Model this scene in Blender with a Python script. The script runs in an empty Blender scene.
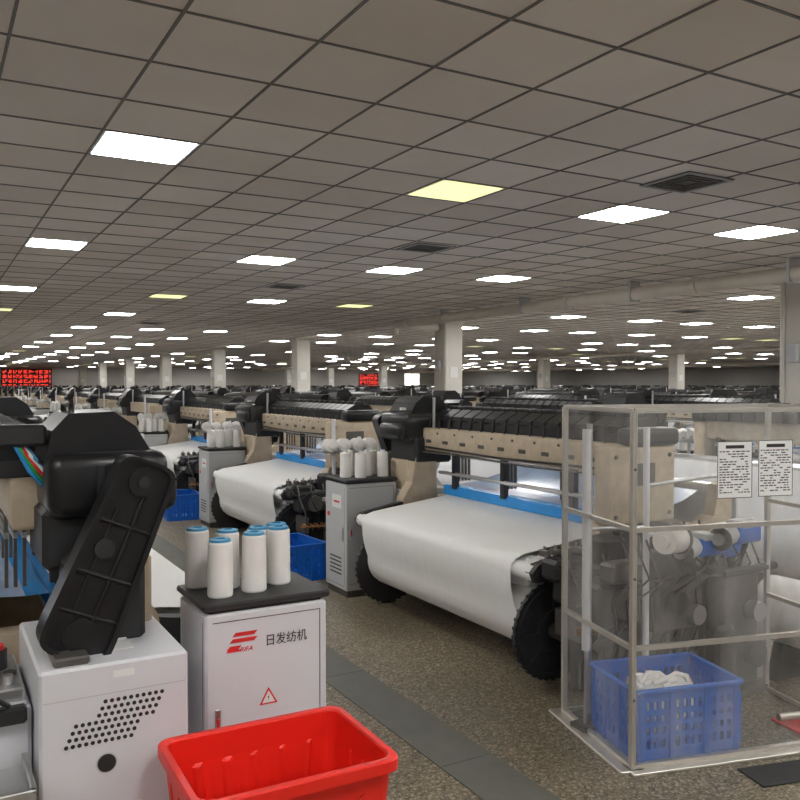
import bpy, bmesh, math, random
from mathutils import Vector, Matrix
random.seed(7)
R=math.radians
scene=bpy.context.scene
scene.view_settings.view_transform='Standard'

# ------------------------------------------------------------ materials
def mat(name,col,rough=.5,metal=0,var=.0,scale=8,spec=.5,emit=None,es=0,bump=0):
    m=bpy.data.materials.new(name); m.use_nodes=True
    nt=m.node_tree; b=nt.nodes['Principled BSDF']
    b.inputs['Base Color'].default_value=(*col,1)
    b.inputs['Roughness'].default_value=rough
    b.inputs['Metallic'].default_value=metal
    b.inputs['Specular IOR Level'].default_value=spec
    if emit:
        b.inputs['Emission Color'].default_value=(*emit,1); b.inputs['Emission Strength'].default_value=es
    tc=nt.nodes.new('ShaderNodeTexCoord'); n=nt.nodes.new('ShaderNodeTexNoise')
    n.inputs['Scale'].default_value=scale; n.inputs['Detail'].default_value=5
    nt.links.new(tc.outputs['Object'],n.inputs['Vector'])
    if var>0:
        r=nt.nodes.new('ShaderNodeMix'); r.data_type='RGBA'
        r.inputs[6].default_value=(*[c*(1-var) for c in col],1)
        r.inputs[7].default_value=(*[min(1,c*(1+var)) for c in col],1)
        nt.links.new(n.outputs['Fac'],r.inputs[0]); nt.links.new(r.outputs[2],b.inputs['Base Color'])
    if bump>0:
        bp=nt.nodes.new('ShaderNodeBump'); bp.inputs['Strength'].default_value=bump; bp.inputs['Distance'].default_value=.01
        nt.links.new(n.outputs['Fac'],bp.inputs['Height']); nt.links.new(bp.outputs[0],b.inputs['Normal'])
    return m
M={}
M['beige']=mat('beige_paint',(.52,.43,.315),.5,0,.28,16)
M['black']=mat('black_plastic',(.012,.012,.014),.3,0,.3,10)
M['blackm']=mat('black_cast_iron',(.022,.022,.024),.5,0,.3,14)
M['white']=mat('white_enamel',(.68,.685,.72),.35,0,.06,5)
M['grey']=mat('grey_enamel',(.52,.53,.54),.45,0,.08,5)
M['steel']=mat('steel',(.60,.60,.60),.32,.9,.1,20)
M['dsteel']=mat('dark_steel',(.14,.13,.12),.5,.6,.3,20)
M['cloth']=mat('white_cloth',(.84,.84,.83),.5,0,.02,3,bump=.05)
M['warp']=mat('warp_yarn',(.80,.81,.84),.6,0,.04,3)
M['yarn']=mat('yarn_white',(.82,.80,.77),.85,0,.05,30,bump=.1)
M['bluef']=mat('blue_film',(.03,.30,.75),.25,0,.25,4)
M['filmw']=mat('pale_blue_film',(.34,.46,.68),.2,0,.35,5)
M['blue']=mat('blue_plastic',(.006,.13,.58),.4,0,.1,6)
M['ring']=mat('blue_ring',(.04,.27,.48),.5)
M['red']=mat('red_plastic',(.85,.022,.012),.35,0,.06,4)
M['redp']=mat('red_print',(.70,.03,.03),.5)
M['ink']=mat('black_ink',(.02,.02,.02),.6)
M['paper']=mat('paper',(.80,.80,.79),.8,0,.05,10)
M['orange']=mat('brass_brown',(.32,.15,.06),.45,.4)
M['green']=mat('green_cable',(.02,.35,.08),.5)
M['alu']=mat('aluminium',(.60,.57,.52),.35,.75,.12,12)
M['mat']=mat('rubber_mat',(.035,.035,.035),.8,0,.3,30)
M['pillar']=mat('pillar_paint',(.66,.64,.58),.6,0,.12,2)
M['wall']=mat('wall_paint',(.36,.35,.33),.7,0,.1,.6)
M['pipe']=mat('pipe_paint',(.66,.61,.54),.45,.1,.15,3)
M['bar']=mat('ceiling_bar',(.20,.19,.18),.6,0,.15,3)
M['vent']=mat('vent_grey',(.12,.12,.12),.6)
def cloth_weave(m):
    nt=m.node_tree; b=nt.nodes['Principled BSDF']; N=nt.nodes.new; L=nt.links
    tc=N('ShaderNodeTexCoord'); mp=N('ShaderNodeMapping'); mp.inputs['Scale'].default_value=(1,6,1); L.new(tc.outputs['Object'],mp.inputs[0])
    n=N('ShaderNodeTexNoise'); n.inputs['Scale'].default_value=2.2; n.inputs['Detail'].default_value=4; L.new(mp.outputs[0],n.inputs['Vector'])
    w=N('ShaderNodeTexWave'); w.bands_direction='Y'; w.inputs['Scale'].default_value=90; w.inputs['Distortion'].default_value=1; L.new(tc.outputs['Object'],w.inputs['Vector'])
    b1=N('ShaderNodeBump'); b1.inputs['Strength'].default_value=.25; b1.inputs['Distance'].default_value=.02; L.new(n.outputs['Fac'],b1.inputs['Height'])
    b2=N('ShaderNodeBump'); b2.inputs['Strength'].default_value=.12; b2.inputs['Distance'].default_value=.002; L.new(w.outputs['Fac'],b2.inputs['Height']); L.new(b1.outputs[0],b2.inputs['Normal'])
    L.new(b2.outputs[0],b.inputs['Normal']); b.inputs['Sheen Weight'].default_value=.2
cloth_weave(M['cloth'])

def floor_mat():
    m=bpy.data.materials.new('terrazzo'); m.use_nodes=True; nt=m.node_tree; b=nt.nodes['Principled BSDF']
    L=nt.links; N=nt.nodes.new
    tc=N('ShaderNodeTexCoord')
    v=N('ShaderNodeTexVoronoi'); v.inputs['Scale'].default_value=105; L.new(tc.outputs['Object'],v.inputs['Vector'])
    cr=N('ShaderNodeValToRGB'); sp=N('ShaderNodeSeparateColor'); L.new(v.outputs['Color'],sp.inputs[0]); L.new(sp.outputs[0],cr.inputs[0])
    e=cr.color_ramp.elements; e[0].position=0; e[0].color=(.06,.048,.034,1); e[1].position=1; e[1].color=(.46,.40,.31,1)
    a=cr.color_ramp.elements.new(.35); a.color=(.165,.138,.095,1); a=cr.color_ramp.elements.new(.75); a.color=(.23,.195,.14,1)
    n=N('ShaderNodeTexNoise'); n.inputs['Scale'].default_value=1.1; n.inputs['Detail'].default_value=7; L.new(tc.outputs['Object'],n.inputs['Vector'])
    c2=N('ShaderNodeValToRGB'); L.new(n.outputs['Fac'],c2.inputs[0]); e=c2.color_ramp.elements
    e[0].position=.3; e[0].color=(.62,.60,.56,1); e[1].position=.7; e[1].color=(1.1,1.08,1.04,1)
    mx=N('ShaderNodeMix'); mx.data_type='RGBA'; mx.blend_type='MULTIPLY'; mx.inputs[0].default_value=1
    L.new(cr.outputs[0],mx.inputs[6]); L.new(c2.outputs[0],mx.inputs[7]); L.new(mx.outputs[2],b.inputs['Base Color'])
    rr=N('ShaderNodeMapRange'); rr.inputs[3].default_value=.28; rr.inputs[4].default_value=.55; L.new(n.outputs['Fac'],rr.inputs[0]); L.new(rr.outputs[0],b.inputs['Roughness'])
    return m
def ceil_mat():
    m=bpy.data.materials.new('ceiling_tile'); m.use_nodes=True; nt=m.node_tree; b=nt.nodes['Principled BSDF']
    L=nt.links; N=nt.nodes.new
    tc=N('ShaderNodeTexCoord')
    mp=N('ShaderNodeVectorMath'); mp.operation='SUBTRACT'; mp.inputs[1].default_value=(.92,.4,0); L.new(tc.outputs['Object'],mp.inputs[0])
    dv=N('ShaderNodeVectorMath'); dv.operation='DIVIDE'; dv.inputs[1].default_value=(.6,.6,10000); L.new(mp.outputs[0],dv.inputs[0])
    fl=N('ShaderNodeVectorMath'); fl.operation='FLOOR'; L.new(dv.outputs[0],fl.inputs[0])
    wn=N('ShaderNodeTexWhiteNoise'); L.new(fl.outputs[0],wn.inputs['Vector'])
    cr=N('ShaderNodeValToRGB'); L.new(wn.outputs['Value'],cr.inputs[0]); e=cr.color_ramp.elements
    e[0].color=(.81,.75,.70,1); e[1].color=(.96,.91,.87,1)
    n=N('ShaderNodeTexNoise'); n.inputs['Scale'].default_value=.9; n.inputs['Detail'].default_value=6; L.new(tc.outputs['Object'],n.inputs['Vector'])
    c2=N('ShaderNodeValToRGB'); L.new(n.outputs['Fac'],c2.inputs[0]); e=c2.color_ramp.elements
    e[0].position=.3; e[0].color=(.90,.89,.87,1); e[1].position=.7; e[1].color=(1,1,1,1)
    mx=N('ShaderNodeMix'); mx.data_type='RGBA'; mx.blend_type='MULTIPLY'; mx.inputs[0].default_value=1
    L.new(cr.outputs[0],mx.inputs[6]); L.new(c2.outputs[0],mx.inputs[7]); L.new(mx.outputs[2],b.inputs['Base Color'])
    b.inputs['Roughness'].default_value=.8
    return m
def clear_mat():
    m=bpy.data.materials.new('clear_plastic'); m.use_nodes=True; nt=m.node_tree
    for n in list(nt.nodes):
        if n.type!='OUTPUT_MATERIAL': nt.nodes.remove(n)
    out=[n for n in nt.nodes if n.type=='OUTPUT_MATERIAL'][0]; N=nt.nodes.new; L=nt.links
    t=N('ShaderNodeBsdfTransparent'); t.inputs[0].default_value=(.95,.95,.94,1)
    d=N('ShaderNodeBsdfDiffuse'); d.inputs[0].default_value=(.80,.79,.77,1)
    g=N('ShaderNodeBsdfGlossy'); g.inputs['Roughness'].default_value=.10
    m1=N('ShaderNodeMixShader'); m2=N('ShaderNodeMixShader')
    tc=N('ShaderNodeTexCoord'); mp=N('ShaderNodeMapping'); mp.inputs['Scale'].default_value=(3,3,1); n=N('ShaderNodeTexNoise'); n.inputs['Scale'].default_value=2.5; n.inputs['Detail'].default_value=6; n.inputs['Distortion'].default_value=.6
    L.new(tc.outputs['Object'],mp.inputs[0]); L.new(mp.outputs[0],n.inputs['Vector']); r=N('ShaderNodeMapRange'); r.inputs[1].default_value=.35; r.inputs[2].default_value=.75; r.inputs[3].default_value=.05; r.inputs[4].default_value=.30
    bp=N('ShaderNodeBump'); bp.inputs['Strength'].default_value=.3; bp.inputs['Distance'].default_value=.02; L.new(n.outputs['Fac'],bp.inputs['Height']); L.new(bp.outputs[0],g.inputs['Normal'])
    L.new(n.outputs['Fac'],r.inputs[0]); L.new(r.outputs[0],m1.inputs[0]); L.new(t.outputs[0],m1.inputs[1]); L.new(d.outputs[0],m1.inputs[2])
    m2.inputs[0].default_value=.10; L.new(m1.outputs[0],m2.inputs[1]); L.new(g.outputs[0],m2.inputs[2]); L.new(m2.outputs[0],out.inputs[0])
    return m
M['floor']=floor_mat(); M['ceil']=ceil_mat(); M['clear']=clear_mat()
ES=35
M['lampw']=mat('lamp_white',(.9,.9,.9),.5,emit=(1,.99,.965),es=ES)
M['lampy']=mat('lamp_yellow',(.9,.9,.7),.5,emit=(.92,.92,.42),es=1.2)
M['window']=mat('window_glow',(.9,.9,.9),.5,emit=(1,.96,.86),es=2.0)
M['led']=mat('led_red',(.3,0,0),.5,emit=(1,.05,.03),es=1.6)

# ------------------------------------------------------------ mesh builder
class MB:
    def __init__(s): s.v=[]; s.f=[]; s.m=[]; s.sm=[]; s.mats=[]
    def mi(s,k):
        if k not in s.mats: s.mats.append(k)
        return s.mats.index(k)
    def add(s,vs,fs,k,smooth=False,T=None):
        o=len(s.v); i=s.mi(k)
        for p in vs:
            p=Vector(p)
            if T is not None: p=T@p
            s.v.append(p)
        for n,f in enumerate(fs):
            s.f.append([a+o for a in f]); s.m.append(i); s.sm.append(smooth if isinstance(smooth,bool) else smooth[n])
    def box(s,x0,y0,z0,x1,y1,z1,k,b=0,seg=1,T=None):
        if x0>x1:x0,x1=x1,x0
        if y0>y1:y0,y1=y1,y0
        if z0>z1:z0,z1=z1,z0
        if b<=0:
            vs=[(x,y,z) for x in(x0,x1) for y in(y0,y1) for z in(z0,z1)]
            s.add(vs,[(0,1,3,2),(4,6,7,5),(0,4,5,1),(2,3,7,6),(0,2,6,4),(1,5,7,3)],k,False,T); return
        bm=bmesh.new(); bmesh.ops.create_cube(bm,size=1)
        for v in bm.verts: v.co=Vector(((x0+x1)/2+v.co.x*(x1-x0),(y0+y1)/2+v.co.y*(y1-y0),(z0+z1)/2+v.co.z*(z1-z0)))
        b=min(b,.49*min(x1-x0,y1-y0,z1-z0))
        bmesh.ops.bevel(bm,geom=bm.edges[:],offset=b,segments=seg,profile=.5,affect='EDGES')
        bm.verts.index_update(); s.add([v.co for v in bm.verts],[[v.index for v in f.verts] for f in bm.faces],k,seg>1,T); bm.free()
    def cyl(s,p0,p1,r,k,seg=16,r1=None,caps=True,T=None):
        p0=Vector(p0);p1=Vector(p1); a=(p1-p0).normalized(); r1=r if r1 is None else r1
        u=a.orthogonal().normalized(); w=a.cross(u)
        c=[(math.cos(2*math.pi*i/seg),math.sin(2*math.pi*i/seg)) for i in range(seg)]
        A=[p0+(u*x+w*y)*r for x,y in c]; B=[p1+(u*x+w*y)*r1 for x,y in c]
        s.add(A+B,[(i,(i+1)%seg,seg+(i+1)%seg,seg+i) for i in range(seg)],k,True,T)
        if caps:
            s.add(A,[list(range(seg))[::-1]],k,False,T); s.add(B,[list(range(seg))],k,False,T)
    def tube(s,pts,r,k,seg=8,T=None):
        pts=[Vector(p) for p in pts]; n=len(pts); vs=[]; pu=None
        for i,p in enumerate(pts):
            a=(pts[min(i+1,n-1)]-pts[max(i-1,0)]).normalized()
            u=a.orthogonal().normalized() if pu is None else (pu-a*pu.dot(a)).normalized()
            pu=u; w=a.cross(u)
            vs+=[p+(u*math.cos(2*math.pi*j/seg)+w*math.sin(2*math.pi*j/seg))*r for j in range(seg)]
        fs=[(i*seg+j,i*seg+(j+1)%seg,(i+1)*seg+(j+1)%seg,(i+1)*seg+j) for i in range(n-1) for j in range(seg)]
        s.add(vs,fs,k,True,T); s.add(vs[:seg],[list(range(seg))[::-1]],k,False,T); s.add(vs[-seg:],[list(range(seg))],k,False,T)
    def prism(s,poly,ax,a0,a1,k,T=None,smooth=False):
        n=len(poly)
        def P(p,a):
            return (a,p[0],p[1]) if ax=='x' else (p[0],a,p[1]) if ax=='y' else (p[0],p[1],a)
        A=[P(p,a0) for p in poly];B=[P(p,a1) for p in poly]
        s.add(A+B,[(i,(i+1)%n,n+(i+1)%n,n+i) for i in range(n)],k,smooth,T)
        s.add(A,[list(range(n))],k,False,T); s.add(B,[list(range(n))[::-1]],k,False,T)
    def lathe(s,prof,p0,ax,k,seg=20,T=None,ks=None):
        p0=Vector(p0); a=Vector(ax).normalized(); u=a.orthogonal().normalized(); w=a.cross(u)
        for q in range(len(prof)-1):
            (r0,h0),(r1,h1)=prof[q],prof[q+1]
            A=[p0+a*h0+(u*math.cos(2*math.pi*i/seg)+w*math.sin(2*math.pi*i/seg))*r0 for i in range(seg)]
            B=[p0+a*h1+(u*math.cos(2*math.pi*i/seg)+w*math.sin(2*math.pi*i/seg))*r1 for i in range(seg)]
            s.add(A+B,[(i,(i+1)%seg,seg+(i+1)%seg,seg+i) for i in range(seg)],ks[q] if ks else k,True,T)
    def strip(s,prof,y0,y1,k,smooth=True):
        n=len(prof); s.add([(x,y0,z) for x,z in prof]+[(x,y1,z) for x,z in prof],[(i,i+1,n+i+1,n+i) for i in range(n-1)],k,smooth)
    def mesh(s,name):
        me=bpy.data.meshes.new(name); me.from_pydata([tuple(v) for v in s.v],[],s.f)
        for k in s.mats: me.materials.append(M[k])
        me.polygons.foreach_set('material_index',s.m); me.polygons.foreach_set('use_smooth',s.sm); me.update()
        bm=bmesh.new(); bm.from_mesh(me); bmesh.ops.recalc_face_normals(bm,faces=bm.faces[:]); bm.to_mesh(me); bm.free()
        return me
def put(name,me,loc=(0,0,0),rz=0,parent=None):
    o=bpy.data.objects.new(name,me); o.location=loc; o.rotation_euler=(0,0,rz); scene.collection.objects.link(o)
    if parent: o.parent=parent
    return o

CEIL=3.12; XE=64.5; YN=80.0; XW=-6; YS=-6
# ------------------------------------------------------------ shell
b=MB(); b.box(XW,YS,-.1,XE,YN,0,'floor'); put('floor',b.mesh('floor'))
b=MB(); b.box(XW,YS,CEIL,XE,YN,CEIL+.1,'ceil'); put('ceiling',b.mesh('ceiling'))
b=MB(); b.box(XW,YN,0,XE,YN+.2,CEIL,'wall'); put('wall_north',b.mesh('w'))
b=MB(); b.box(XE,YS,0,XE+.2,YN,CEIL,'wall'); put('wall_east',b.mesh('w'))
b=MB(); b.box(XW,YS-.2,0,XE,YS,CEIL,'wall'); put('wall_south',b.mesh('w'))
b=MB(); b.box(XW-.2,YS,0,XW,YN,CEIL,'wall'); put('wall_west',b.mesh('w'))
b=MB(); x=.92-.6*11
while x<XE: b.box(x-.007,YS,CEIL-.006,x+.007,YN,CEIL,'bar'); x+=.6
y=.4-.6*10
while y<YN: b.box(XW,y-.007,CEIL-.0055,XE,y+.007,CEIL,'bar'); y+=.6
put('trim_ceiling_grid',b.mesh('grid'))
# lamps
b=MB()
base=[0,4,7,10,16,19,23,26]
pos=[]
for kx in range(-1,4):
    for t in base:
        X=1.22+.6*(t+30*kx)
        for ky in range(-2,9):
            for t2 in (0,7):
                Y=5.5+.6*(t2+15*ky)
                if XW+1<X<XE-1 and YS+1<Y<YN-1:
                    if Y>16 and random.random()<(.25 if Y>32 else .14): continue
                    pos.append((X,Y))
for X,Y in pos:
    k='lampy' if random.random()<.2 else 'lampw'
    if abs(X-3.62)<.1 and abs(Y-5.5)<.1: k='lampy'
    if Y<15 and not(abs(X-3.62)<.1 and abs(Y-5.5)<.1): k='lampw'
    if abs(Y-14.5)<.1 and (abs(X-3.62)<.1 or abs(X-7.22)<.1): k='lampy'
    h=.272
    b.box(X-h,Y-h,CEIL-.006,X+h,Y+h,CEIL-.002,k)
    b.box(X-.29,Y-.29,CEIL-.004,X+.29,Y+.29,CEIL-.001,'white')
put('ceiling_panel_lights',b.mesh('lights'))
# vents
bv=MB()
bv.box(-.24,-.24,-.010,.24,.24,-.004,'vent')
for i in range(4):
    w=.225-.05*i
    for sx in(-1,1):
        bv.box(sx*w-.010,-w,-.02,sx*w+.010,w,-.010,'grey' if i==0 else 'dsteel'); bv.box(-w,sx*w-.010,-.02,w,sx*w+.010,-.010,'grey' if i==0 else 'dsteel')
me=bv.mesh('vent')
for X,Y in [(4.96,4.38),(4.82,7.9),(4.82,12.1),(13.8,12.1),(13.8,21.1),(4.82,21.1),(13.8,30.1)]: put('ceiling_air_vent',me,(X,Y,CEIL))
# pillars
bp=MB(); bp.box(-.25,-.25,0,.25,.25,CEIL,'pillar',.03); bp.box(-.28,-.28,0,.28,.28,.15,'pillar',.01)
bp.box(-.28,-.28,CEIL-.1,.28,.28,CEIL,'pillar',.01); bp.box(-.33,-.08,1.9,-.25,.08,2.15,'grey',.01); bp.cyl((-.27,.15,0),(-.27,.15,CEIL),.015,'pipe',8)
bp.box(-.12,-.262,1.75,.10,-.25,2.0,'paper',.003)
me=bp.mesh('pillar')
for X in (10.75,28.45):
    for k in range(-1,8): put('concrete_pillar',me,(X,(7.35 if k==0 else 7.6+9*k),0))
# pipe
b=MB(); b.cyl((9.1,-5.9,2.93),(9.1,16.2,2.93),.095,'pipe',24); b.cyl((9.1,16.2,2.93),(10.4,16.6,2.93),.095,'pipe',24)
y=-4
while y<16:
    b.box(8.995,y-.02,2.83,9.205,y+.02,CEIL,'grey'); b.cyl((9.1,y+1.4,2.93),(9.1,y+1.48,2.93),.12,'pipe',24); y+=2.6
b.cyl((9.4,-5.9,2.98),(9.4,40,2.98),.03,'pipe',10)
b.cyl((9.1,16.2,2.93),(9.1,16.2,2.70),.06,'pipe',14)
put('overhead_duct_pipe',b.mesh('pipe'))
b=MB(); b.cyl((27.6,-5.9,2.93),(27.6,75,2.93),.07,'pipe',12); b.cyl((46,-5.9,2.9),(46,79,2.9),.1,'pipe',12); put('overhead_duct_pipe',b.mesh('pipe'))
# far wall items
def led(cols,rows,cs):
    b=MB(); W=cols*cs/2; H=rows*cs/2
    b.box(-W-.12,-.09,-H-.12,W+.12,-.01,H+.12,'black',.02)
    for i in range(cols):
        for j in range(rows):
            if j%4==3: continue
            if i%4==3 and random.random()<.8: continue
            if random.random()<.8: b.box(-W+i*cs+.015,-.10,-H+j*cs+.015,-W+(i+1)*cs-.015,-.09,-H+(j+1)*cs-.015,'led')
    return b.mesh('led')
put('led_display_board',led(37,15,.105),(7.55,YN,2.06)); put('led_display_board',led(27,13,.11),(41.9,YN,1.92))
b=MB()
for i in range(2):
    b.box(i*1.0,-.05,0,i*1.0+.9,-.005,1.3,'window')
    b.box(i*1.0-.06,-.08,-.06,i*1.0,-.005,1.36,'white')
b.box(-.05,-.08,.62,1.95,-.051,.68,'white'); b.box(-.05,-.08,-.08,1.95,-.005,0,'white'); b.box(-.05,-.08,1.3,1.95,-.005,1.38,'white'); b.box(1.9,-.08,0,1.96,-.005,1.3,'white')
put('window_1',b.mesh('win'),(46.0,YN,1.45))

# ------------------------------------------------------------ loom
def loom(hi):
    b=MB(); S=30 if hi else 10
    bv=.012 if hi else 0
    prof=[(-.44,0),(-.28,0),(-.24,.16),(.34,.16),(.40,0),(.62,0),(.66,.62),(.60,.80),(.44,.82),(.30,.74),(-.20,.74),(-.22,1.12),(-.38,1.12),(-.42,.86),(-.50,.74),(-.52,.56),(-.42,.44)]
    for s_ in(-1,1):
        b.prism(prof,'y',s_*1.02-.05,s_*1.02+.05,'beige')
        b.prism([(-.50,.72),(-.84,.66),(-.88,.62),(-.86,.57),(-.5,.56)],'y',s_*1.0-.03,s_*1.0+.03,'blackm')
    for x,z in((-.4,.22),(.35,.22),(.45,.7)):
        b.box(x-.05,-1,z-.05,x+.05,1,z+.05,'beige',bv)
    b.box(-.32,-1.08,1.10,.0,1.12,1.27,'beige',bv*1.5,2)
    if hi:
        for i in range(9):
            y=-.9+i*.225
            b.box(-.326,y-.035,1.16,-.318,y+.035,1.185,'dsteel',.004)
            b.cyl((-.32,y+.1,1.235),(-.327,y+.1,1.235),.008,'dsteel',8)
        b.tube([(-.335,-1.0,1.13),(-.335,.0,1.115),(-.335,.95,1.13)],.008,'black',6)
        b.tube([(-.345,-1.0,1.10),(-.34,-.3,1.085),(-.34,.3,1.10),(-.34,.95,1.09)],.006,'dsteel',6)
    n=15
    for i in range(n):
        y=-1.0+i*.133
        b.prism([(-.24,1.27),(.05,1.27),(.05,1.36),(-.0,1.405),(-.14,1.41),(-.23,1.36)],'y',y,y+.118,'black')
        if hi:
            b.box(-.12,y+.03,1.405,-.02,y+.085,1.435,'blackm',.008)
            b.tube([(-.22,y+.06,1.33),(-.29,y+.06,1.335),(-.30,y+.06,1.27)],.006,'blackm',6)
    b.box(-.2,-1.02,1.27,.03,1.0,1.33,'blackm')
    bs=3 if hi else 1
    b.box(-.46,.98,1.17,-.08,1.42,1.38,'black',.045,bs)
    b.prism([(-.43,1.34),(-.08,1.34),(-.10,1.45),(-.15,1.505),(-.29,1.51),(-.36,1.46)],'y',1.02,1.36,'black')
    b.box(-.50,1.02,1.17,-.40,1.38,1.30,'black',.04,bs)
    b.box(-.40,.96,1.0,-.07,1.36,1.2,'blackm',.02)
    if hi:
        b.tube([(-.17,1.1,1.5),(-.17,1.1,1.53),(-.17,1.28,1.53),(-.17,1.28,1.5)],.010,'black')
        for k in range(4): b.box(-.40+.05*k,1.418,1.22,-.375+.05*k,1.426,1.34,'blackm',.003)
        b.cyl((-.33,1.41,1.3),(-.33,1.43,1.3),.04,'blackm',20)
        b.box(-.405,1.05,1.385,-.375,1.33,1.40,'blackm',.005)
        b.box(-.437,1.1,1.40,-.40,1.14,1.42,'paper',.002)
    b.box(-.42,1.06,.78,-.20,1.32,1.02,'beige',bv)
    b.box(-.36,1.32,.78,-.12,1.50,1.06,'blackm',.02)
    A=Vector((-.145,.865)); B=Vector((-.330,1.30))
    nn=14 if hi else 5
    def capx(r0,r1,sh=.0):
        d=(B-A).normalized(); w=Vector((-d.y,d.x)); pnt=[]
        for i in range(nn+1):
            t=-math.pi/2+math.pi*i/nn; c=abs(math.cos(t))**.55; s_=math.copysign(abs(math.sin(t))**.55,math.sin(t))
            q=B+d*(c*r1*.75)+w*(s_*r1); pnt.append((q.x,q.y))
        for i in range(nn+1):
            t=math.pi/2-math.pi*i/nn; c=abs(math.cos(t))**.55; s_=math.copysign(abs(math.sin(t))**.55,math.sin(t))
            q=A-d*(c*r0*.75)+w*(s_*r0); pnt.append((q.x,q.y))
        return pnt
    b.prism(capx(.108,.090),'y',1.52,1.60,'black')
    if hi:
        O=capx(.108,.090); I=capx(.092,.076); n=len(O)
        vs=[(x,1.60,z) for x,z in O]+[(x,1.622,z) for x,z in O]+[(x,1.622,z) for x,z in I]+[(x,1.60,z) for x,z in I]
        fs=[]
        for q in range(3):
            for i in range(n): fs.append((q*n+i,q*n+(i+1)%n,(q+1)*n+(i+1)%n,(q+1)*n+i))
        b.add(vs,fs,'black',False)
        d=(B-A).normalized(); w=Vector((-d.y,d.x))
        def rib(p,q,r=.007): b.cyl((p.x,1.603,p.y),(q.x,1.603,q.y),r,'black',8)
        rib(A+d*.05+w*.095,A+d*.05-w*.095); rib(A+d*.02+w*.02,B-d*.02+w*.02); rib(A+d*.17+w*.09,A+d*.17-w*.09)
        rib(A+d*.33+w*.085,A+d*.33-w*.085); rib(A+d*.05-w*.045,B-d*.1-w*.04,.005)
        b.cyl((B.x,1.60,B.y),(B.x,1.615,B.y),.045,'black',24); b.cyl((B.x,1.61,B.y),(B.x,1.622,B.y),.018,'blackm',16)
        b.cyl((A.x,1.60,A.y-.01),(A.x,1.612,A.y-.01),.05,'black',24)
        q=A+d*.25-w*.03; b.cyl((q.x,1.60,q.y),(q.x,1.612,q.y),.03,'blackm',20)
    b.box(-.44,1.12,.0,-.02,1.70,.79,'white',.008,1)
    b.box(-.30,1.36,.79,-.06,1.51,.80,'white',.006)
    b.box(-.015,1.12,.0,.38,1.56,.66,'white',.012)
    b.box(.0,1.16,.66,.36,1.52,.70,'steel',.005); b.cyl((.06,1.3,.70),(.06,1.3,.76),.03,'blackm',14); b.cyl((.06,1.3,.76),(.06,1.3,.775),.022,'redp',14)
    b.box(.0,1.56,.62,.30,1.60,.67,'blackm',.008); b.box(.0,1.58,.48,.34,1.84,.495,'steel',.004); b.box(.0,1.82,.495,.34,1.84,.53,'steel',.003); b.box(.0,1.58,.495,.015,1.84,.53,'steel',.003)
    b.tube([(.05,1.60,.68),(.08,1.63,.71),(.14,1.64,.71),(.18,1.6,.68)],.008,'black',8)
    if hi:
        for r in range(7):
            for c in range(13):
                if r<3 and c>9: continue
                if r>=4 and c<2: continue
                x=-.36+c*.018+(r*.009); z=.68-r*.019
                b.cyl((x,1.699,z),(x,1.7012,z),.0062,'ink',8)
        b.cyl((-.20,1.70,.50),(-.20,1.703,.50),.026,'ink',20)
        b.cyl((-.20,1.70,.50),(-.20,1.701,.50),.030,'grey',20)
        b.box(-.30,1.70,.335,-.22,1.7015,.37,'paper')
        for i in range(6): b.box(-.29+.011*i,1.701,.345,-.283+.011*i,1.7022,.362,'ink')
        b.box(-.437,1.16,.05,-.4405,1.66,.055,'ink')
        b.box(-.30,1.52,.792,-.22,1.60,.796,'paper'); b.box(-.28,1.6995,.745,-.22,1.7015,.765,'paper')
        b.box(-.43,1.6995,.70,-.03,1.7007,.703,'grey')
        b.box(-.16,1.53,.79,-.06,1.68,.815,'dsteel',.006)
        for i in range(5): b.cyl((.04+.06*i,1.46,.70),(.04+.06*i,1.46,.725),.014,'steel',12); b.cyl((.03+.06*i,1.38,.70),(.03+.06*i,1.38,.71),.02,'dsteel',12)
    # cloth side
    R0=.185; cx,cz=-.66,.335
    pr=[(-.13,.765),(-.3,.745),(-.5,.72),(-.68,.70),(-.80,.685),(-.855,.668),(-.885,.64),(-.893,.60),(-.888,.52),(-.87,.43),(cx-R0-.002,cz+.03)]
    for i in range(0,12): t=math.pi+i*math.pi/9; pr.append((cx+(R0+.002)*math.cos(t),cz+(R0+.002)*math.sin(t)))
    b.strip(pr,-.86,.88,'cloth')
    b.cyl((cx,-.87,cz),(cx,.89,cz),R0-.002,'cloth',S)
    b.cyl((-.835,-1.0,.61),(-.835,1.0,.61),.045,'cloth',S//2)
    b.box(-.80,-.88,.50,-.52,.9,.66,'cloth',.02)
    for y in(-.93,.91):
        zc=.272
        b.cyl((cx,y-.012,zc),(cx,y+.012,zc),.262,'blackm',S+10)
        if hi:
            sgn=-1 if y<0 else 1
            for k in range(36):
                t=2*math.pi*k/36; b.box(-.008,-.012,.255,.008,.012,.269,'blackm',0,1,Matrix.Translation((cx,y,zc))@Matrix.Rotation(t,4,'Y'))
            rg=[(.245,0),(.245,.014),(.225,.014),(.225,0)]
            b.lathe(rg,(cx,y+sgn*.012,zc),(0,sgn,0),'blackm',36)
            b.lathe([(.12,0),(.12,.02),(.09,.02),(.09,0)],(cx,y+sgn*.012,zc),(0,sgn,0),'blackm',30)
            for k in range(8):
                t=2*math.pi*k/8; b.box(-.012,0,.08,.012,.014,.235,'blackm',0,1,Matrix.Translation((cx,y+(sgn*.012 if sgn>0 else -.026),zc))@Matrix.Rotation(t,4,'Y'))
        b.cyl((cx,y-.1,zc),(cx,y+.1,zc),.04,'dsteel',S//2)
    b.box(cx+.0,-1.14,.0,cx+.14,-1.06,.50,'blackm',.01); b.box(cx+.0,1.0,.0,cx+.14,1.06,.34,'blackm',.01)
    b.box(-.175,-.9,.765,-.14,.92,.835,'bluef' if hi else 'steel')
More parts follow.
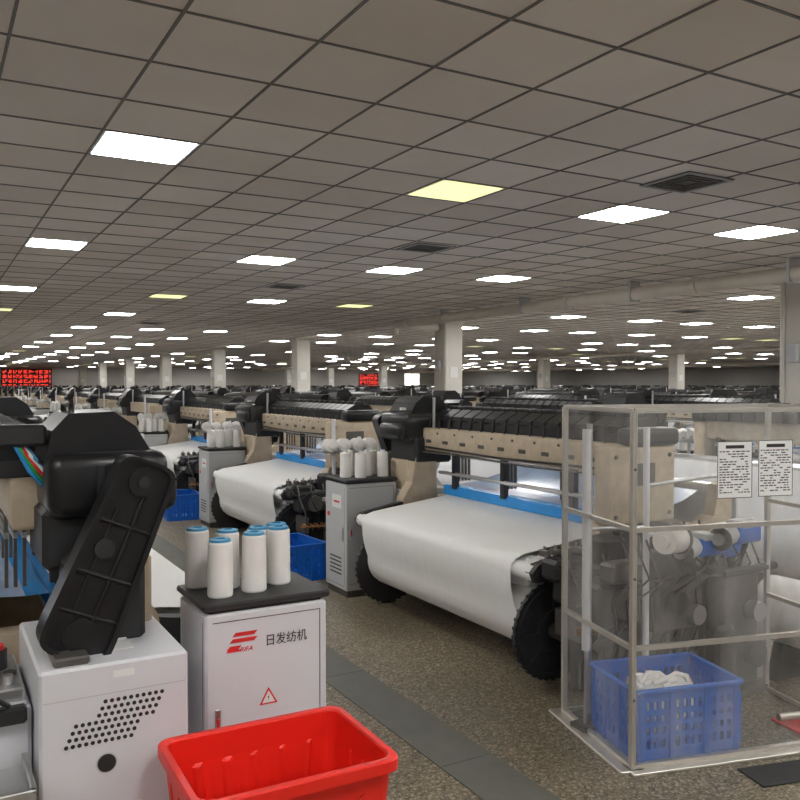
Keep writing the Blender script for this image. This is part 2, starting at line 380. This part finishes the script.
    b.strip([(-.145,.832),(-.06,.83)],-.9,.92,'bluef' if hi else 'dsteel')
    b.strip([(-.06,.83),(.15,.845),(.38,.90),(.52,.96)],-.9,.92,'filmw' if hi else 'warp')
    for k in range(4):
        x=-.06+k*.03
        b.box(x-.008,-.9,1.04,x+.008,.9,1.06,'steel')
        for y in(-.88,-.3,.3,.88): b.box(x-.006,y-.01,.86,x+.006,y+.01,1.12,'dsteel')
    for y in(-.55,.15,.75):
        b.box(-.20,y-.02,.82,-.16,y+.02,1.13,'blackm')
    b.cyl((-.19,-.95,.93),(-.19,.95,.93),.014,'steel',S//3)
    # warp side
    wx,wz=.60,.42
    b.cyl((wx,-.84,wz),(wx,.86,wz),.27,'warp',S)
    for y in(-.87,.88): b.cyl((wx,y-.012,wz),(wx,y+.012,wz),.335,'grey',S+6)
    b.cyl((wx,-1.0,wz),(wx,1.0,wz),.05,'dsteel',S//2)
    b.cyl((.56,-.98,.95),(.56,.98,.95),.055,'steel',S//2)
    b.strip([(.60,.98),(.68,.85),(.80,.62),(.865,.46)],-.84,.86,'warp')
    for s_ in(-1,1): b.prism([(.45,.8),(.62,.78),(.64,.98),(.6,1.02),(.5,1.0)],'y',s_*1.02-.04,s_*1.02+.04,'beige')
    # -y end
    b.box(-.46,-1.14,.84,.04,-1.02,1.26,'beige',.02,2 if hi else 1)
    b.box(-.30,-1.16,1.26,.06,-1.02,1.36,'black',.03,bs)
    b.box(-.80,-1.26,.48,-.50,-1.08,.66,'blackm',.02); b.box(-.86,-1.20,.60,-.62,-1.06,.71,'blackm',.02)
    b.box(-.56,-1.22,.30,-.40,-1.06,.80,'blackm',.02)
    b.cyl((-.66,-1.28,.56),(-.66,-1.24,.56),.07,'dsteel',S)
    b.box(-.46,-1.24,.05,-.1,-1.08,.62,'dsteel',.02); b.box(-.05,-1.26,.12,.34,-1.08,.55,'dsteel',.02)
    b.box(-.40,-1.22,.62,-.05,-1.08,.84,'blackm',.03); b.box(.0,-1.2,.55,.2,-1.08,.80,'grey',.02)
    if hi:
        b.cyl((-.30,-1.25,.4),(-.30,-1.29,.4),.10,'blackm',24); b.cyl((-.12,-1.25,.3),(-.12,-1.29,.3),.06,'steel',24)
        b.lathe([(.10,0),(.10,.012),(.08,.012),(.08,0)],(-.30,-1.29,.4),(0,-1,0),'dsteel',24)
        b.tube([(-.78+.014*i*.55,-1.27+.028*math.cos(i*.9),.36+.028*math.sin(i*.9)) for i in range(50)],.006,'orange',6)
        b.tube([(-.80,-1.27,.36),(-.30,-1.27,.36)],.010,'orange',8)
        b.box(-.76,-1.27,.30,-.72,-1.06,.44,'dsteel',.006)
        for k in range(9):
            x=-.80+k*.12; b.tube([(x,-1.2,.72 if x<-.45 else .84),(x-.02,-1.29,.62-.03*(k%3)),(x+.03,-1.31,.48),(x+.08,-1.24,.28+.04*(k%2))],.007,'black' if k%2 else 'dsteel',6)
        for k in range(5):
            x=-.84+k*.07; b.box(x,-1.10,.71,x+.03,-1.03,.745,'dsteel',.004); b.cyl((x+.015,-1.06,.74),(x+.015,-1.06,.765),.008,'steel',8)
        b.tube([(-.84,-1.12,.70),(-.86,-1.25,.66),(-.80,-1.28,.60),(-.70,-1.27,.66)],.008,'black',6)
        b.box(-.30,-1.144,1.05,-.12,-1.138,1.17,'dsteel',.002)
        for k in range(4): b.cyl((-.41+.40*(k%2),-1.14,.89+.32*(k//2)),(-.41+.40*(k%2),-1.147,.89+.32*(k//2)),.012,'dsteel',10)
    b.cyl((-.3,.86,1.27),(-.3,.86,1.5),.012,'steel',8)
    return b.mesh('loom_hi' if hi else 'loom_lo')
LH=loom(True); LL=loom(False)

def cone(b,x,y,z,h=.19,r=.045,seg=20,tilt=None,ring=True):
    ax=tilt or (0,0,1)
    b.lathe([(.001,0),(r*.92,0),(r,.006),(r*.95,h-.006),(r*.88,h),(r*.5,h)],(x,y,z),ax,'yarn',seg)
    b.lathe([(r*.88,h-.002),(r*.82,h+.008),(r*.42,h+.010),(r*.42,h-.02)] if ring else [(r*.42,h-.01),(r*.42,h+.015),(r*.3,h+.015)],(x,y,z),ax,'ring' if ring else 'paper',seg)
def cabinet(hi,k='white',cones=None,dp=.185,ring=True):
    b=MB(); b.box(-.215,-dp,.05,.215,dp,.85,k,.008,1); b.box(-.20,-dp+.015,0,.20,dp-.015,.06,'dsteel')
    b.box(-.20,-dp+.01,.85,.20,dp-.01,.862,'blackm',.003); b.box(-.225,-dp-.01,.862,.225,dp+.01,.885,'blackm',.006)
    if hi:
        f=-dp
        b.box(-.2158,-dp+.03,.08,-.2145,dp-.03,.083,'dsteel'); b.box(-.2158,-dp+.03,.1,-.214,-dp+.032,.82,'dsteel')
        b.box(-.19,f-.001,.10,.19,f+.001,.103,'dsteel'); b.box(.187,f-.001,.10,.19,f+.001,.82,'dsteel'); b.box(-.19,f-.001,.82,.19,f+.001,.823,'dsteel')
        b.box(-.185,f-.007,.44,-.165,f+.001,.54,'steel',.003); b.box(-.180,f-.010,.46,-.170,f-.005,.51,'redp',.002)
        if not ring:
            b.box(-.216,-.10,.66,-.2145,.06,.76,'paper'); b.box(-.2165,-.07,.70,-.215,.03,.715,'redp'); b.box(-.222,-.14,.42,-.214,-.12,.52,'steel',.003)
            for q in range(5): b.box(-.2165,-.10,.16+.03*q,-.2145,.10,.17+.03*q,'ink')
            b.cyl((-.214,.12,.60),(-.222,.12,.60),.018,'redp',14)
    for c in (cones or []): cone(b,*c,seg=24 if hi else 10,ring=ring)
    return b.mesh('cab')
Z=.885
cA=[(-.155,.09,Z,.20),(-.125,-.08,Z,.185),(-.065,.03,Z,.195),(.0,-.065,Z,.195),(.06,.06,Z,.19),(.115,.0,Z,.195),(.145,.10,Z,.19)]
CAB_A=cabinet(True,'white',[(c[0]-.01,c[1]+.02,c[2],c[3],.043) for c in cA],.155)
cB=[(-.13,.0,Z),(-.05,.10,Z),(-.04,-.08,Z),(.06,.02,Z),(.14,.10,Z),(.15,-.08,Z)]
CAB_B=cabinet(True,'grey',cB,.185,False); CAB_L=cabinet(False,'grey',cB[:4],.185,False); CAB_E=cabinet(False,'grey',[])

def creel(hi,var=0):
    b=MB(); S=16 if hi else 8
    b.box(-.2,-.15,0,.2,.15,.03,'dsteel'); b.cyl((-.12,0,0),(-.12,0,1.30+.12*var),.016,'white',S); b.cyl((.12,0,0),(.12,0,1.15),.016,'white',S)
    b.box(-.22,-.02,.62,.22,.02,.65,'steel'); b.box(-.22,-.02,1.02,.22,.02,1.05,'steel')
    for i,x in enumerate((-.18,-.06,.07,.18)):
        ax=Vector((-.25,-1,.12)).normalized(); b.cyl((x,0,1.07),(x,-.06,1.07),.008,'steel',6)
        b.lathe([(.001,0),(.05,0),(.062,.01),(.055,.15),(.03,.152),(.028,.17),(.001,.17)],(x,-.02,1.08),ax,'yarn',S+4)
    for i,x in enumerate((-.12,.08)):
        b.cyl((x,-.03,.74),(x,-.2,.70),.055,'grey',S); b.cyl((x,-.2,.70),(x,-.24,.69),.035,'yarn',S); b.box(x-.04,-.04,.66,x+.04,.05,.84,'blue' if i else 'blackm',.01)
        b.tube([(x,-.02,1.05),(x+.02,-.18,.95),(x,-.24,.72)],.0025,'yarn',4)
    b.tube([(-.12,0,.3),(-.2,.1,.2),(-.1,.14,.1),(.1,.1,.25),(.12,0,.5)],.012,'black',6)
    return b.mesh('creel')
CRH=creel(True); CRL=creel(False,1)

def crate(l=.5,w=.36,h=.30):
    b=MB(); t=.012
    b.box(-l/2,-w/2,0,l/2,w/2,.012,'blue')
    def side(T,L):
        b.box(-L/2,-t,h-.055,L/2,0,h,'blue',.003,1,T); b.box(-L/2-.008,-t-.012,h-.014,L/2+.008,0,h+.002,'blue',.003,1,T)
        b.box(-L/2,-t,0,L/2,0,.05,'blue',.003,1,T)
        for z in(.098,.148,.198): b.box(-L/2,-t*.8,z-.012,L/2,-t*.1,z+.012,'blue',0,1,T)
        n=int(L/.034)
        for i in range(n+1):
            x=-L/2+i*L/n; b.box(x-.009,-t*.9,.04,x+.009,-.001,h-.05,'blue',0,1,T)
        for x in(-L/2+.02,-L/6,L/6,L/2-.02): b.box(x-.013,-t-.006,.0,x+.013,0,h-.01,'blue',.002,1,T)
    for T,L in((Matrix.Translation((0,-w/2,0)),l),(Matrix.Translation((0,w/2,0))@Matrix.Rotation(math.pi,4,'Z'),l),
               (Matrix.Translation((l/2,0,0))@Matrix.Rotation(math.pi/2,4,'Z'),w),(Matrix.Translation((-l/2,0,0))@Matrix.Rotation(-math.pi/2,4,'Z'),w)): side(T,L)
    return b
CR=crate().mesh('crate')

th=R(29.6)
def vis(X,Y,m=.72):
    u=X*math.cos(th)-Y*math.sin(th); d=X*math.sin(th)+Y*math.cos(th)
    return d>1 and abs(u/d)<m,d
starts=[.24,6.2,12.1,17.9,23.7,29.8,35.6,41.4,47.7,53.5,59.3]
for si,s0 in enumerate(starts):
    for side,(X,rz,y0) in enumerate(((s0,math.pi,4.2),(s0+3.34,0,4.4))):
        for k in range(-2,21):
            Y=y0+3.5*k
            if si==0 and k<0: continue
            if Y>YN-3 or Y<YS+3 or X>XE-1.5: continue
            v,d=vis(X,Y,.62)
            if not v and not(si<2 and k<2): continue
            hi=d<12
            put('weaving_loom',LH if hi else LL,(X,Y,0),rz)
            def W(lx,ly): return (X+(lx if rz==0 else -lx),Y+(ly if rz==0 else -ly),0)
            near=d<34
            if not near: continue
            lx=-.67 if rz==0 else -.745
            if si==0 and side==0 and k==0: pass
            elif hi: put('control_cabinet',CAB_B,W(lx,1.34),0)
            else: put('control_cabinet',random.choice([CAB_L,CAB_L,CAB_E]),W(lx,1.34),0)
            if not(si==0 and side==1 and k==0): put('weft_yarn_creel',CRH if hi else CRL,W(-.50,-1.56),rz)

# ------------------------------------------------------------ foreground control cabinet with print
cab=put('control_cabinet',CAB_A,(.985,2.785,0))
F=-.155
def text(s,size,loc,k,parent,name,rot=(R(90),0,0),sh=0):
    c=bpy.data.curves.new(name,'FONT'); c.body=s; c.size=size; c.extrude=.0006; c.shear=sh; c.materials.append(M[k])
    o=bpy.data.objects.new(name,c); o.location=loc; o.rotation_euler=rot; scene.collection.objects.link(o); o.parent=parent; return o
text('日发纺机',.038,(-.012,F-.0015,.725),'ink',cab,'label_text').scale=(1,1.1,1)
text('RIFA',.022,(-.10,F-.0015,.716),'redp',cab,'logo_text',sh=.3)
b=MB()
for i,(x,z,L) in enumerate(((-.125,.768,.075),(-.135,.748,.085),(-.145,.725,.04))):
    b.prism([(x,z),(x+L,z),(x+L+.012,z+.013),(x+.012,z+.013)],'y',F-.0018,F-.0005,'redp')
b.prism([(-.145,.718),(-.10,.718),(-.09,.725),(-.14,.725)],'y',F-.0018,F-.0005,'redp')
put('logo_mark',b.mesh('logo'),parent=cab)
b=MB()
T=[(-.032,.525),(.032,.525),(0,.582)]; I=[(-.023,.530),(.023,.530),(0,.571)]
b.prism(T,'y',F-.0016,F-.0005,'redp'); b.prism(I,'y',F-.002,F-.001,'paper'); b.prism([(-.004,.535),(.003,.550),(-.001,.550),(.004,.563),(-.004,.546),(0,.546)],'y',F-.0026,F-.0015,'ink')
put('warning_triangle',b.mesh('tri'),parent=cab)

# ------------------------------------------------------------ red tub
def rrect(l,w,r,n=6,rib=0):
    pts=[]
    cs=[(l/2-r,w/2-r,0),(-l/2+r,w/2-r,90),(-l/2+r,-w/2+r,180),(l/2-r,-w/2+r,270)]
    m=40
    for i,(cx,cy,a) in enumerate(cs):
        for k in range(n+1):
            t=R(a+90*k/n); pts.append((cx+r*math.cos(t),cy+r*math.sin(t)))
        nx,ny,na=cs[(i+1)%4]; t=R(a+90); p0=Vector((cx+r*math.cos(t),cy+r*math.sin(t))); p1=Vector((nx+r*math.cos(t),ny+r*math.sin(t)))
        nrm=Vector((math.cos(t),math.sin(t)))
        L=(p1-p0).length
        for k in range(1,m):
            q=p0.lerp(p1,k/m); ph=(k/m*L)%.09
            q-=nrm*(rib if .036<ph<.054 and .04<k/m<.96 else 0); pts.append((q.x,q.y))
    return pts
b=MB()
rings=[(.45,.31,.05,0.0,0),(.45,.31,.05,.004,0),(.475,.335,.045,.06,0),(.477,.337,.045,.07,.006),(.545,.405,.04,.455,.006),(.547,.407,.04,.465,0),(.553,.413,.04,.515,0),(.590,.450,.045,.517,0),(.590,.450,.045,.547,0),(.583,.443,.045,.552,0),(.548,.408,.04,.552,0),(.540,.400,.04,.545,0),(.536,.396,.04,.468,0),(.534,.394,.04,.458,.006),(.468,.328,.045,.075,.006),(.464,.324,.045,.06,0),(.442,.302,.05,.012,0)]
P=[[(x,y,z) for x,y in rrect(l,w,r,6,rb)] for l,w,r,z,rb in rings]
n=len(P[0]); vs=[p for q in P for p in q]
fs=[(q*n+i,q*n+(i+1)%n,(q+1)*n+(i+1)%n,(q+1)*n+i) for q in range(len(P)-1) for i in range(n)]
fs.append(list(range(n))[::-1]); fs.append([ (len(P)-1)*n+i for i in range(n)])
b.add(vs,fs,'red')
put('red_plastic_tub',b.mesh('tub'),(.86,2.235,0),R(-1))

# ------------------------------------------------------------ plexi enclosure
ga=R(-14.5); G0=Vector((2.51,2.48,0))
encl=bpy.data.objects.new('machine_guard_enclosure',None); encl.location=G0; encl.rotation_euler=(0,0,ga); scene.collection.objects.link(encl)
b=MB(); Wd,Dp,H=1.15,.62,1.49; p=.012
for x,y in((0,0),(Wd,0),(0,Dp),(Wd,Dp)): b.box(x-p,y-p,0,x+p,y+p,H,'alu',.002)
for z in(.02,.51,1.0,H):
    for y in (0,) if z in(.51,1.0) else (0,Dp): b.box(0,y-p*.8,z-p*.8,Wd,y+p*.8,z+p*.8,'alu')
    for x in(0,Wd): b.box(x-p*.8,0,z-p*.8,x+p*.8,Dp,z+p*.8,'alu')
b.box(-.06,-.02,0,.05,Dp+.05,.012,'alu',.002); b.box(-.02,-.05,0,Wd,.05,.012,'alu',.002)
for z in (.3,.8,1.25): b.cyl((0,-.016,z),(0,-.012,z),.006,'dsteel',8)
put('guard_frame',b.mesh('gf'),parent=encl)
b=MB(); b.add([(0,-.014,.03),(Wd,-.014,.03),(Wd,-.014,H),(0,-.014,H)],[(0,1,2,3)],'clear')
b.add([(-.014,0,.03),(-.014,Dp,.03),(-.014,Dp,H),(-.014,0,H)],[(0,1,2,3)],'clear'); put('clear_panels',b.mesh('cp'),parent=encl)
b=MB()
random.seed(3)
for s0,s1,zt in((.383,.553,1.358),(.585,.757,1.36)):
    b.box(s0,-.019,zt-.24,s1,-.0165,zt,'paper')
    b.box(s0+.04,-.0200,zt-.03,s1-.04,-.019,zt-.016,'ink')
    for r in range(17):
        z=zt-.045-r*.0108; x=s0+.01
        while x<s1-.02:
            l=random.uniform(.006,.022)
            if random.random()<.7: b.box(x,-.0198,z,min(x+l,s1-.01),-.019,z+.0045,'ink')
            x+=l+.005
    for sx in (s0,s1-.002): b.box(sx,-.0199,zt-.24,sx+.0025,-.019,zt,'ink')
    for zz in (zt-.24,zt-.002): b.box(s0,-.0199,zz,s1,-.019,zz+.0025,'ink')
put('notice_papers',b.mesh('np'),parent=encl)
def GW(s,t): return (2.51+.968*s+.25*t,2.48-.25*s+.968*t)
x,y=GW(.30,.235); put('blue_crate',CR,(x,y,.013),ga)
b=MB()
for i in range(14):
    a=random.uniform(0,6.28); c=Vector((random.uniform(-.10,.06),random.uniform(-.05,.06),.22+random.uniform(0,.04)))
    b.tube([c+Vector((.07*math.cos(a+j*.8),.05*math.sin(a+j*.8),.018*math.sin(j*1.7))) for j in range(7)],.014,'cloth',8)
b.box(-.14,-.09,.014,.12,.10,.225,'cloth',.03,2)
put('rag_bundle',b.mesh('rag'),(x,y,.013),ga)
# weft feeder stand
b=MB()
b.box(.33,.06,0,.75,.34,.03,'dsteel'); b.box(.44,.12,.03,.70,.30,.62,'dsteel',.015,2); b.box(.36,.06,.62,.78,.33,.66,'blackm',.01)
b.cyl((.62,.10,.2),(.62,.06,.2),.07,'blackm',24); b.cyl((.62,.11,.42),(.62,.05,.42),.05,'steel',20); b.box(.36,.10,.10,.50,.2,.36,'blackm',.02); b.cyl((.40,.16,.36),(.40,.16,.60),.04,'blackm',18)
b.cyl((-.08,.16,0),(-.08,.16,1.38),.016,'white',14); b.box(-.16,.08,0,.0,.24,.02,'dsteel')
b.cyl((-.45,.17,.36),(-.45,.17,1.38),.020,'white',16); b.box(-.5,.12,0,-.40,.22,.02,'dsteel'); b.cyl((-.45,.17,0),(-.45,.17,.36),.010,'steel',10)
b.cyl((-.36,.25,.02),(-.36,.25,1.40),.014,'steel',12); b.box(-.42,.2,0,-.30,.3,.02,'dsteel')
b.cyl((-.36,.25,.9),(-.08,.16,.9),.010,'steel',10); b.cyl((-.08,.16,.86),(.75,.2,.86),.012,'steel',10); b.cyl((-.08,.16,1.1),(.60,.2,1.12),.010,'steel',10)
b.cyl((.6,.2,.66),(.6,.2,1.12),.012,'steel',10)
ax=Vector((-.9,-.35,.05))
b.lathe([(.001,0),(.035,0),(.065,.004),(.058,.155),(.03,.157),(.028,.175),(.001,.175)],(0.02,.06,.85),ax,'yarn',26)
b.lathe([(.001,-.03),(.02,-.03),(.075,-.012),(.075,-.004),(.001,0)],(0.02,.06,.85),ax,'dsteel',26)
for i,(x,y,z) in enumerate(((.20,.10,.78),(.42,.06,.83),(.5,.22,.72))):
    b.box(x-.02,y-.05,z-.04,x+.16,y+.05,z+.05,'blue',.018,2); b.cyl((x-.02,y,z+.01),(x-.12,y-.03,z),.048,'grey',24); b.cyl((x-.12,y-.03,z),(x-.17,y-.045,z),.03,'steel',20)
    b.lathe([(.03,0),(.055,.004),(.058,.012),(.03,.014)],(x-.13,y-.035,z),(-1,-.3,0),'blackm',24)
    b.cyl((x+.1,y,z-.04),(x+.1,y+.05,.66),.014,'blackm',10); b.box(x+.0,y-.055,z+.04,x+.10,y+.05,z+.075,'grey',.008)
for k in range(12):
    x0=-.25+.08*k; b.tube([(x0,.15,.84),(x0+.03,.08,.70-.03*(k%3)),(x0-.02,.18,.55),(x0+.05,.22,.35),(x0+.02,.26,.2)],.006,'black' if k%2 else 'dsteel',6)
b.box(.05,.20,.34,.38,.34,.60,'dsteel',.02); b.cyl((.15,.19,.50),(.15,.15,.50),.06,'blackm',24); b.cyl((.3,.19,.42),(.3,.16,.42),.05,'steel',20)
b.box(-.02,.24,.60,.38,.36,.74,'blackm',.02); b.box(-.30,.24,.40,-.02,.34,.62,'blackm',.02); b.cyl((-.16,.24,.52),(-.16,.20,.52),.07,'dsteel',20)
b.box(-.24,.22,.62,.0,.32,.72,'dsteel',.015)
b.tube([(-.30,.28,.3),(-.1,.25,.45),(.05,.25,.60)],.025,'black',10)
b.cyl((-.2,.28,0),(-.2,.28,.4),.02,'dsteel',10); b.cyl((.2,.28,0),(.2,.28,.4),.02,'dsteel',10)
put('weft_feeder_stand',b.mesh('wfs'),(3.08,2.72,.012))
b=MB(); b.cyl((-.15,0,.06),(.25,-.05,.06),.018,'alu',10); b.box(.2,-.1,0,.3,.05,.10,'paper',.01); b.box(-.1,-.12,0,.2,.1,.012,'redp',.003); put('floor_bracket',b.mesh('fb'),(3.55,2.42,.0),R(-10))
b=MB(); b.cyl((0,-.75,.34),(0,.75,.34),.18,'cloth',36); b.cyl((0,-.85,.34),(0,.85,.34),.03,'steel',14)
for y in(-.6,.6):
    b.prism([(-.2,0),(.2,0),(.14,.2),(.09,.17),(-.09,.17),(-.14,.2)],'y',y-.03,y+.03,'blackm')
b.box(-.03,-.6,.04,.03,.6,.08,'blackm')
put('cloth_roll_trolley',b.mesh('crt'),(4.14,2.28,0))

b=MB(); b.box(0,0,0,.62,.16,.008,'mat',.002); put('rubber_mat',b.mesh('mt'),(2.86,2.12,0),R(-14))
M['strip']=mat('metal_cover',(.125,.125,.11),.5,.15,.25,9)
b=MB(); y=-5.5
while y<70:
    b.box(1.84,y,0,2.10,y+1.197,.004,'strip'); y+=1.2
put('trench_cover_strip',b.mesh('st'))
for X,Y,r in((2.62,6.45,4),(2.62,9.95,-5),(2.65,13.4,3),(1.15,9.0,0)): put('blue_crate',CR,(X,Y,0),R(90+r))
b=MB()
for i,k in enumerate(('bluef','green','redp','paper','ring','black')):
    o=.014*i; b.tube([(.20+o,2.92,1.46-.01*i),(.24+o,2.90,1.40-.01*i),(.28+o,2.91,1.32),(.33+o,2.93,1.26),(.38,3.0,1.22)],.007,k,8)
b.box(.17,2.88,1.40,.33,2.96,1.47,'blackm',.01)
put('cable_bundle',b.mesh('cb'))

# ------------------------------------------------------------ world + camera
w=bpy.data.worlds.new('w'); scene.world=w; w.use_nodes=True; w.node_tree.nodes['Background'].inputs[0].default_value=(.05,.05,.05,1)
c=bpy.data.cameras.new('camera'); c.lens=37.35; c.sensor_width=36; c.clip_start=.05; c.clip_end=300
co=bpy.data.objects.new('camera',c); co.location=(0,0,1.6); co.rotation_euler=(R(88.9),0,-th); scene.collection.objects.link(co); scene.camera=co
